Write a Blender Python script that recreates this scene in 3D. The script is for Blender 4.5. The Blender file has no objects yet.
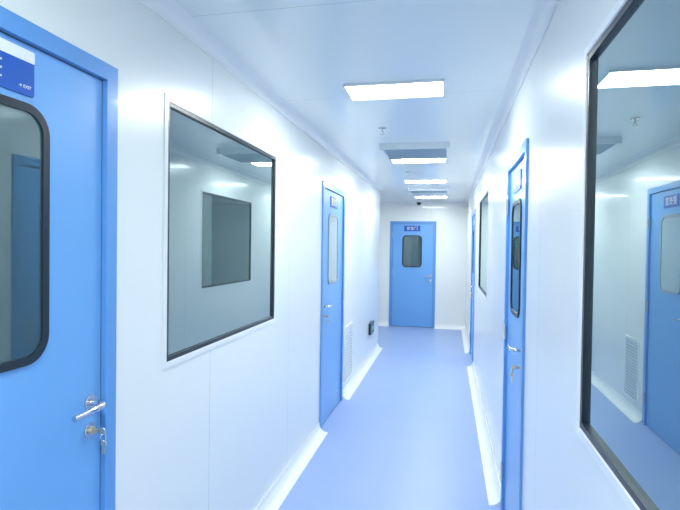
import bpy, bmesh, math
from mathutils import Matrix, Vector
scene=bpy.context.scene
scene.view_settings.view_transform='Standard'
scene.view_settings.look='None'

XL,XR=-1.06,0.356
YB,YF=-2.6,10.1
H=2.5; T=0.12; YJ=7.85; XLL=-2.3
CAMH=1.6

# ---------------- materials ----------------
def pm(name,col,rough=.4,metal=0,coat=0,spec=.5,coat_rough=.08,noise=0.0,nscale=8,emis=None,es=0):
    m=bpy.data.materials.new(name); m.use_nodes=True
    nt=m.node_tree; b=nt.nodes['Principled BSDF']
    b.inputs['Base Color'].default_value=(*col,1)
    b.inputs['Roughness'].default_value=rough
    b.inputs['Metallic'].default_value=metal
    b.inputs['Coat Weight'].default_value=coat
    b.inputs['Coat Roughness'].default_value=coat_rough
    b.inputs['Specular IOR Level'].default_value=spec
    if emis:
        b.inputs['Emission Color'].default_value=(*emis,1); b.inputs['Emission Strength'].default_value=es
    if noise>0:
        tc=nt.nodes.new('ShaderNodeTexCoord'); n=nt.nodes.new('ShaderNodeTexNoise')
        n.inputs['Scale'].default_value=nscale; n.inputs['Detail'].default_value=3
        r=nt.nodes.new('ShaderNodeMapRange')
        r.inputs['To Min'].default_value=1-noise; r.inputs['To Max'].default_value=1+noise
        v=nt.nodes.new('ShaderNodeVectorMath'); v.operation='SCALE'
        v.inputs[0].default_value=col
        nt.links.new(tc.outputs['Object'],n.inputs['Vector']); nt.links.new(n.outputs['Fac'],r.inputs['Value'])
        nt.links.new(r.outputs['Result'],v.inputs['Scale']); nt.links.new(v.outputs[0],b.inputs['Base Color'])
    return m
def wall_mat(name,col,axis,period,offset,rough=.26,coat=.4):
    m=pm(name,col,rough=rough,coat=coat,coat_rough=.06)
    nt=m.node_tree; b=nt.nodes['Principled BSDF']
    tc=nt.nodes.new('ShaderNodeTexCoord'); sp=nt.nodes.new('ShaderNodeSeparateXYZ')
    nt.links.new(tc.outputs['Object'],sp.inputs[0])
    a=nt.nodes.new('ShaderNodeMath'); a.operation='ADD'; a.inputs[1].default_value=offset+100*period
    nt.links.new(sp.outputs[axis],a.inputs[0])
    mo=nt.nodes.new('ShaderNodeMath'); mo.operation='MODULO'; mo.inputs[1].default_value=period
    nt.links.new(a.outputs[0],mo.inputs[0])
    lt=nt.nodes.new('ShaderNodeMath'); lt.operation='LESS_THAN'; lt.inputs[1].default_value=0.004
    nt.links.new(mo.outputs[0],lt.inputs[0])
    mx=nt.nodes.new('ShaderNodeMix'); mx.data_type='RGBA'
    mx.inputs['A'].default_value=(*col,1); mx.inputs['B'].default_value=(*[c*.72 for c in col],1)
    nt.links.new(lt.outputs[0],mx.inputs['Factor']); nt.links.new(mx.outputs['Result'],b.inputs['Base Color'])
    return m
M_wall=wall_mat('wall_panel_white',(.87,.895,.887),'Y',1.16,0.21)
M_wallx=wall_mat('wall_panel_white_x',(.87,.895,.887),'X',1.16,0.35)
M_ceil=wall_mat('ceiling_panel',(.84,.885,.889),'Y',1.16,0.5,rough=.3,coat=.4)
M_floor=pm('floor_vinyl_blue',(.325,.44,.73),rough=.36,noise=.04,nscale=3)
M_cove=pm('cove_white',(.88,.90,.91),rough=.3)
M_blue=pm('door_paint_blue',(.16,.41,.82),rough=.35,coat=.25,coat_rough=.2,noise=.02,nscale=5)
M_frame=pm('door_frame_blue',(.12,.34,.74),rough=.3,coat=.3)
M_black=pm('rubber_black',(.010,.020,.035),rough=.35)
M_white=pm('window_trim_white',(.86,.88,.9),rough=.25)
M_steel=pm('brushed_steel',(.66,.66,.68),rough=.2,metal=1)
M_brass=pm('key_metal',(.7,.62,.5),rough=.3,metal=1)
M_sign=pm('sign_blue',(.01,.10,.48),rough=.3)
M_signw=pm('sign_white',(.85,.88,.95),rough=.4)
M_alu=pm('aluminium',(.75,.8,.84),rough=.3,metal=.5)
M_slat=pm('diffuser_slat',(.42,.54,.62),rough=.4,metal=.2)
M_dark=pm('dark_gap',(.06,.09,.12),rough=.6)
M_panel=pm('led_diffuser',(.9,.95,1),emis=(.945,1,.985),es=52)
M_green=pm('exit_green',(.02,.16,.14),rough=.4,emis=(.05,.6,.45),es=.1)
M_grey=pm('socket_grey',(.35,.4,.45),rough=.4)
def glass(name,dark,refl,f,k=1.4):
    m=bpy.data.materials.new(name); m.use_nodes=True; nt=m.node_tree; nt.nodes.clear()
    o=nt.nodes.new('ShaderNodeOutputMaterial'); mx=nt.nodes.new('ShaderNodeMixShader')
    d=nt.nodes.new('ShaderNodeBsdfDiffuse'); d.inputs[0].default_value=(*dark,1)
    g=nt.nodes.new('ShaderNodeBsdfGlossy'); g.inputs['Color'].default_value=(*refl,1); g.inputs['Roughness'].default_value=.01
    fr=nt.nodes.new('ShaderNodeFresnel'); fr.inputs['IOR'].default_value=1.5
    ma=nt.nodes.new('ShaderNodeMath'); ma.operation='MULTIPLY_ADD'; ma.use_clamp=True
    ma.inputs[1].default_value=k; ma.inputs[2].default_value=f
    nt.links.new(fr.outputs[0],ma.inputs[0]); nt.links.new(ma.outputs[0],mx.inputs[0])
    nt.links.new(d.outputs[0],mx.inputs[1]); nt.links.new(g.outputs[0],mx.inputs[2]); nt.links.new(mx.outputs[0],o.inputs[0])
    return m
M_glass=glass('window_glass',(.065,.095,.098),(.72,.84,.85),.33)
M_dglass=glass('door_glass',(.045,.08,.09),(.60,.76,.80),.09)
M_lglass=glass('door_glass_painted_reflection',(.48,.58,.66),(.75,.85,.9),.2,1.)  # paler copy of the door glass, bright reflection painted into its diffuse colour

# ---------------- helpers ----------------
def link(o,parent=None):
    scene.collection.objects.link(o)
    if parent: o.parent=parent
    return o
def mesh_obj(name,bm,mat,parent=None,smooth=False):
    bmesh.ops.recalc_face_normals(bm,faces=bm.faces)
    me=bpy.data.meshes.new(name); bm.to_mesh(me); bm.free()
    me.materials.append(mat)
    if smooth:
        for p in me.polygons: p.use_smooth=True
    return link(bpy.data.objects.new(name,me),parent)
def addbox(bm,x0,x1,y0,y1,z0,z1):
    vs=[bm.verts.new((x,y,z)) for x in(x0,x1) for y in(y0,y1) for z in(z0,z1)]
    for f in((0,1,3,2),(4,6,7,5),(0,4,5,1),(2,3,7,6),(0,2,6,4),(1,5,7,3)):
        bm.faces.new([vs[i] for i in f])
def box(name,x0,x1,y0,y1,z0,z1,mat,parent=None,bev=0):
    bm=bmesh.new(); addbox(bm,x0,x1,y0,y1,z0,z1)
    o=mesh_obj(name,bm,mat,parent)
    if bev:
        b=o.modifiers.new('b','BEVEL'); b.width=bev; b.segments=2
    return o
def boxes(name,lst,mat,parent=None):
    bm=bmesh.new()
    for l in lst: addbox(bm,*l)
    return mesh_obj(name,bm,mat,parent)
def empty(name,loc,rz=0):
    e=bpy.data.objects.new(name,None); e.empty_display_size=.1
    e.location=loc; e.rotation_euler=(0,0,rz); return link(e)
def rr(x0,x1,z0,z1,r,n=8):
    r=max(r,1e-4); pts=[]
    for cx,cz,a0 in((x1-r,z1-r,0),(x0+r,z1-r,90),(x0+r,z0+r,180),(x1-r,z0+r,270)):
        for i in range(n+1):
            a=math.radians(a0+90*i/n); pts.append((cx+r*math.cos(a),cz+r*math.sin(a)))
    return pts
def ring(name,rect,r,w,y0,y1,mat,parent):
    x0,x1,z0,z1=rect
    A=rr(x0,x1,z0,z1,r); B=rr(x0+w,x1-w,z0+w,z1-w,max(r-w,.0005)); n=len(A)
    bm=bmesh.new()
    L=[[bm.verts.new((p[0],y,p[1])) for p in P] for P in(A,B) for y in(y0,y1)]
    for i in range(n):
        j=(i+1)%n
        for a,b in((0,2),(1,3),(0,1),(2,3)):
            bm.faces.new((L[a][i],L[a][j],L[b][j],L[b][i]))
    return mesh_obj(name,bm,mat,parent)
def plate(name,rect,r,y0,y1,mat,parent):
    A=rr(*rect,r); bm=bmesh.new()
    a=[bm.verts.new((p[0],y0,p[1])) for p in A]; b=[bm.verts.new((p[0],y1,p[1])) for p in A]
    bm.faces.new(a); bm.faces.new(b)
    for i in range(len(A)):
        j=(i+1)%len(A); bm.faces.new((a[i],a[j],b[j],b[i]))
    return mesh_obj(name,bm,mat,parent)
def cyl(name,c,axis,r,h,mat,parent,seg=28,r2=None):
    bm=bmesh.new(); bmesh.ops.create_cone(bm,cap_ends=True,segments=seg,radius1=r,radius2=r if r2 is None else r2,depth=h)
    rot={'z':Matrix(),'y':Matrix.Rotation(math.pi/2,4,'X'),'x':Matrix.Rotation(math.pi/2,4,'Y')}[axis]
    bmesh.ops.transform(bm,matrix=Matrix.Translation(c)@rot,verts=bm.verts)
    o=mesh_obj(name,bm,mat,parent)
    b=o.modifiers.new('b','BEVEL'); b.width=min(r,h)*.12; b.segments=2; b.limit_method='ANGLE'
    return o
def tube(name,pts,r,mat,parent):
    c=bpy.data.curves.new(name,'CURVE'); c.dimensions='3D'; c.bevel_depth=r; c.bevel_resolution=5; c.use_fill_caps=True
    s=c.splines.new('BEZIER'); s.bezier_points.add(len(pts)-1)
    for p,q in zip(s.bezier_points,pts):
        p.co=q; p.handle_left_type=p.handle_right_type='AUTO'
    c.materials.append(mat)
    return link(bpy.data.objects.new(name,c),parent)
def text(name,s,size,loc,mat,parent):
    c=bpy.data.curves.new(name,'FONT'); c.body=s; c.size=size; c.align_x='CENTER'; c.align_y='CENTER'; c.extrude=.0004
    c.materials.append(mat); o=link(bpy.data.objects.new(name,c),parent)
    o.location=loc; o.rotation_euler=(math.pi/2,0,0); return o

# ---------------- shell ----------------
def wall_y(name,x0,x1,ya,yb,ops,mat):
    """wall running along y with openings (y0,y1,z0,z1)"""
    ops=sorted(ops); L=[]; c=ya
    for a,b,z0,z1 in ops:
        if a>c: L.append((x0,x1,c,a,0,H))
        if z0>0: L.append((x0,x1,a,b,0,z0))
        if z1<H: L.append((x0,x1,a,b,z1,H))
        c=b
    L.append((x0,x1,c,yb,0,H))
    return boxes(name,L,mat)
DH=2.16; WZ0,WZ1=1.13,2.16
D2=(4.15,5.09); D4=(2.44,3.22)
wL=[(0.42,1.43,0,DH),(1.73,2.98,WZ0,WZ1),(D2[0],D2[1],0,DH)]
wR=[(0.20,1.46,WZ0-.02,WZ1-.03),(D4[0],D4[1],0,DH-.05),(4.75,6.1,WZ0,WZ1),(6.95,7.8,0,DH-.04)]
wall_y('wall_left',XL-T,XL,YB,YJ,wL,M_wall)
wall_y('wall_right',XR,XR+T,YB,YF,wR,M_wall)
box('wall_left_recess',XLL-T,XLL,YJ-T,YF,0,H,M_wall)
box('wall_left_return',XLL,XL-T,YJ-T,YJ,0,H,M_wallx)
FD=(-1.15,-.235)
boxes('wall_far',[(XLL-T,FD[0],YF,YF+T,0,H),(FD[1],XR+T,YF,YF+T,0,H),(FD[0],FD[1],YF,YF+T,2.12,H)],M_wallx)
box('wall_back',XL-T,XR+T,YB-T,YB,0,H,M_wallx)
box('floor',XLL-T,XR+T,YB-T,YF+T,-.1,0,M_floor)
box('ceiling',XLL-T,XR+T,YB-T,YF+T,H,H+.1,M_ceil)

def cove(name,segs,R,mat,kind):
    """segs: (wall, fixed, a, b); wall in L,R,F ; kind floor/ceil"""
    bm=bmesh.new(); n=8
    for wall,fx,a,b in segs:
        prof=[(0,R+.012),(.004,R+.012)]+[(R-R*math.cos(math.radians(t))+.004,R-R*math.sin(math.radians(t))+.002) for t in [90*i/n for i in range(n+1)]]+[(R+.01,0),(0,0)]
        rings=[]
        for s in(a,b):
            rg=[]
            for d,z in prof:
                z=z if kind=='floor' else H-z
                if wall=='L': p=(fx+d,s,z)
                elif wall=='R': p=(fx-d,s,z)
                elif wall=='F': p=(s,fx-d,z)
                else: p=(s,fx+d,z)
                rg.append(bm.verts.new(p))
            rings.append(rg)
        m=len(prof)
        for i in range(m):
            j=(i+1)%m; bm.faces.new((rings[0][i],rings[0][j],rings[1][j],rings[1][i]))
        bm.faces.new(rings[0]); bm.faces.new(rings[1])
    return mesh_obj(name,bm,mat)
R=.07
cove('baseboard_left',[('L',XL,YB,.42),('L',XL,1.43,D2[0]),('L',XL,D2[1],YJ)],R,M_cove,'floor')
cove('baseboard_right',[('R',XR,YB,D4[0]),('R',XR,D4[1],6.95),('R',XR,7.8,YF)],R,M_cove,'floor')
cove('baseboard_far',[('F',YF,XLL,FD[0]),('F',YF,FD[1],XR)],R,M_cove,'floor')
cove('trim_1',[('L',XL,YB,YJ)],.045,M_cove,'ceil')
cove('trim_2',[('R',XR,YB,YF)],.045,M_cove,'ceil')
cove('trim_3',[('F',YF,XLL,XR)],.045,M_cove,'ceil')

# ---------------- doors ----------------
def handle(p,x,z,sgn,keys=True):
    """lever handle; sgn=-1 lever points to local left"""
    f=.012
    cyl('handle_rosette',(x,f-.006,z),'y',.026,.014,M_steel,p)
    tube('handle_lever',[(x,f-.01,z),(x,f-.045,z),(x+sgn*.012,f-.058,z),(x+sgn*.05,f-.06,z-.002),(x+sgn*.125,f-.056,z-.006)],.0095,M_steel,p)
    zl=z-.085
    cyl('lock_rosette',(x,f-.005,zl),'y',.025,.012,M_steel,p)
    cyl('lock_plug',(x,f-.014,zl),'y',.012,.012,M_brass,p)
    if keys:
        box('key_blade',x-.0015,x+.0015,f-.040,f-.018,zl-.006,zl+.006,M_brass,p)
        k=cyl('key_bow',(x,f-.048,zl),'x',.012,.003,M_brass,p)
        tube('key_ring',[(x,f-.052,zl-.004),(x+.008,f-.056,zl-.016),(x,f-.054,zl-.03),(x-.008,f-.05,zl-.016),(x,f-.052,zl-.004)],.0015,M_steel,p)
        box('spare_key_blade',x-.001,x+.002,f-.058,f-.05,zl-.07,zl-.045,M_brass,p)
        cyl('spare_key_bow',(x,f-.054,zl-.038),'x',.010,.003,M_brass,p)
def door(n,loc,rz,W,Hd,side,wx,wz,hz,sign,txt,big=False,gl=None,keys=True):
    p=empty('door_%d'%n,loc,rz)
    gl=gl or M_dglass
    fw=.05
    boxes('frame',[(0,fw,-.012,.10,0,Hd),(W-fw,W,-.012,.10,0,Hd),(fw,W-fw,-.012,.10,Hd-fw,Hd)],M_frame,p)
    boxes('frame_stop',[(fw,fw+.004,.006,.06,0,Hd-fw),(W-fw-.004,W-fw,.006,.06,0,Hd-fw),(fw,W-fw,.006,.06,Hd-fw-.004,Hd-fw)],M_dark,p)
    x0,x1,z1=fw+.004,W-fw-.004,Hd-fw-.004
    a,b=wx; c,d=wz
    boxes('leaf',[(x0,a+.03,.005,.055,.008,z1),(b-.03,x1,.005,.055,.008,z1),(a+.03,b-.03,.005,.055,.008,c+.03),(a+.03,b-.03,.005,.055,d-.03,z1)],M_blue,p)
    box('bottom_seal',x0,x1,.02,.05,.0,.008,M_black,p)
    ring('vision_gasket',(a,b,c,d),.075,.022,-.003,.006,M_black if gl is M_dglass else M_grey,p)
    plate('vision_glass',(a+.02,b-.02,c+.02,d-.02),.055,.002,.0045,gl,p)
    hx=x1-.045 if side>0 else x0+.045
    handle(p,hx,hz,-side,keys)
    for i,zz in enumerate((.25,1.1,1.85)):
        xx=x0-.003 if side>0 else x1+.003
        cyl('hinge_%d'%(i+1),(xx,-.012,zz),'z',.008,.1,M_steel,p,16)
    s0,s1,sz0,sz1=sign
    plate('sign_plate',(s0,s1,sz0,sz1),.004,.0,.0055,M_sign,p)
    if big:
        plate('sign_band',(s0,s1,sz1-.030,sz1),.004,-.0015,.0005,M_signw,p)
        text('sign_text',txt,.035,((s0+s1)/2-.02,-.0005,(sz0+sz1)/2-.014),M_signw,p)
        text('sign_mark','•\n•\n•',.02,(s1-.10,-.0005,sz0+.045),M_signw,p)
        text('sign_small','→ EXIT',.012,(s1-.03,-.0005,sz0+.02),M_signw,p)
    else:
        text('sign_text',txt,.075,((s0+s1)/2,-.0005,(sz0+sz1)/2),M_signw,p)
    return p
R90=math.pi/2
door(1,(XL,.42,0),R90,1.01,DH,1,(.30,.74),(1.28,1.955),1.11,(.40,.69,1.975,2.09),'洁净',True)
door(2,(XL,D2[0],0),R90,D2[1]-D2[0],DH,-1,(.26,.66),(1.25,1.90),1.07,(.33,.61,1.96,2.06),'更衣室',gl=M_lglass)
door(3,(FD[0],YF,0),0,FD[1]-FD[0],2.12,1,(.25,.64),(1.20,1.84),1.03,(.28,.60,1.92,2.03),'安全门')
door(4,(XR,D4[1],0),-R90,D4[1]-D4[0],DH-.05,1,(.20,.56),(1.24,1.86),1.11,(.24,.52,1.91,2.01),'缓冲间')
door(5,(XR,7.8,0),-R90,.85,DH-.04,1,(.24,.60),(1.24,1.86),1.07,(.28,.56,1.91,2.01),'更衣室')

# ---------------- windows ----------------
def window(n,loc,rz,W,z0,z1):
    p=empty('window_%d'%n,loc,rz)
    p.location.z=z0; h=z1-z0
    ring('trim',(-.012,W+.012,-.012,h+.012),.003,.022,-.005,.0,M_white,p)
    ring('frame',(0,W,0,h),.003,.012,-.003,.10,M_white,p)
    ring('gasket',(.010,W-.010,.010,h-.010),.010,.018,-.001,.03,M_black,p)
    box('glass',.025,W-.025,.010,.02,.025,h-.025,M_glass,p)
    return p
window(1,(XL,1.73,0),R90,1.25,WZ0,WZ1)
window(2,(XR,1.46,0),-R90,1.26,WZ0-.02,WZ1-.03)
window(3,(XR,6.1,0),-R90,1.35,WZ0,WZ1)

# ---------------- ceiling fittings ----------------
def lamp(x,y,w=.55,d=.27):
    p=empty('ceiling_light_panel',(x,y,H))
    bm=bmesh.new(); t=.010
    for b in((-w/2,w/2,-d/2,-d/2+t),(-w/2,w/2,d/2-t,d/2),(-w/2,-w/2+t,-d/2+t,d/2-t),(w/2-t,w/2,-d/2+t,d/2-t)):
        addbox(bm,*b,-.016,0)
    mesh_obj('bezel',bm,M_alu,p)
    box('diffuser',-w/2+t,w/2-t,-d/2+t,d/2-t,-.014,-.002,M_panel,p)
for y in(-1.6,.3,2.86,5.17,6.85,8.95): lamp(-.31,y)
def diffuser(x,y,w=.6,d=.48):
    p=empty('air_supply_diffuser',(x,y,H)); t=.03
    bm=bmesh.new()
    for b in((-w/2,w/2,-d/2,-d/2+t),(-w/2,w/2,d/2-t,d/2),(-w/2,-w/2+t,-d/2+t,d/2-t),(w/2-t,w/2,-d/2+t,d/2-t)):
        addbox(bm,*b,-.05,0)
    mesh_obj('housing',bm,M_alu,p)
    box('plenum',-w/2+t,w/2-t,-d/2+t,d/2-t,-.012,-.002,M_dark,p)
    L=[]; n=11
    for i in range(n):
        yy=-d/2+t+(d-2*t)*(i+.5)/n
        L.append((-w/2+t,w/2-t,yy-.011,yy+.011,-.045,-.035))
    boxes('slats',L,M_slat,p)
diffuser(-.30,4.62,d=.52); diffuser(-.30,7.8,d=.45)
def sprinkler(x,y):
    p=empty('fire_sprinkler',(x,y,H))
    cyl('escutcheon',(0,0,-.004),'z',.03,.008,M_steel,p)
    cyl('stem',(0,0,-.022),'z',.007,.03,M_steel,p,12)
    cyl('deflector',(0,0,-.052),'z',.016,.003,M_steel,p,16)
    tube('yoke',[(-.006,0,-.034),(-.012,0,-.044),(-.004,0,-.052)],.002,M_steel,p)
    tube('yoke_b',[(.006,0,-.034),(.012,0,-.044),(.004,0,-.052)],.002,M_steel,p)
sprinkler(-.5,3.77); sprinkler(-.48,6.0)
p=empty('security_camera_dome',(-.57,9.85,H))
cyl('base',(0,0,-.012),'z',.06,.024,M_white,p)
bm=bmesh.new(); bmesh.ops.create_uvsphere(bm,u_segments=24,v_segments=14,radius=.045)
bmesh.ops.translate(bm,verts=bm.verts,vec=(0,0,-.035)); mesh_obj('dome',bm,M_black,p,True)

# ---------------- wall vent ----------------
p=empty('wall_vent_grille',(XL,5.22,.14),R90); w,h=.38,.60
ring('frame',(0,w,0,h),.004,.025,-.012,.0,M_white,p)
box('backing',.02,w-.02,-.002,.0,.02,h-.02,M_slat,p)
L=[]
for i in range(18):
    z=.03+(h-.06)*(i+.5)/18; L.append((.02,w-.02,-.010,-.003,z-.0055,z+.0055))
boxes('louvres',L,M_white,p)
p=empty('emergency_exit_sign',(XL,6.85,.37),R90)
plate('housing',(0,.34,0,.16),.01,-.03,0,M_black,p)
plate('face',(.03,.31,.03,.13),.006,-.033,-.0305,M_green,p)
text('arrow','➜',.09,(.17,-.0335,.08),M_signw,p)

# ---------------- world / camera ----------------
w=bpy.data.worlds.new('world'); scene.world=w; w.use_nodes=True
w.node_tree.nodes['Background'].inputs[0].default_value=(.6,.75,1,1)
w.node_tree.nodes['Background'].inputs[1].default_value=.3
f=500.; cam=bpy.data.cameras.new('camera'); cam.sensor_width=36; cam.lens=f/680*36; cam.clip_start=.02
co=bpy.data.objects.new('camera',cam); link(co)
yaw=math.atan(108/f); pitch=math.radians(1.0); roll=math.radians(.8)
M=Matrix.Rotation(yaw,4,'Z')@Matrix.Rotation(math.pi/2-pitch,4,'X')@Matrix.Rotation(roll,4,'Z')
co.matrix_world=Matrix.Translation((0,0,CAMH))@M
scene.camera=co
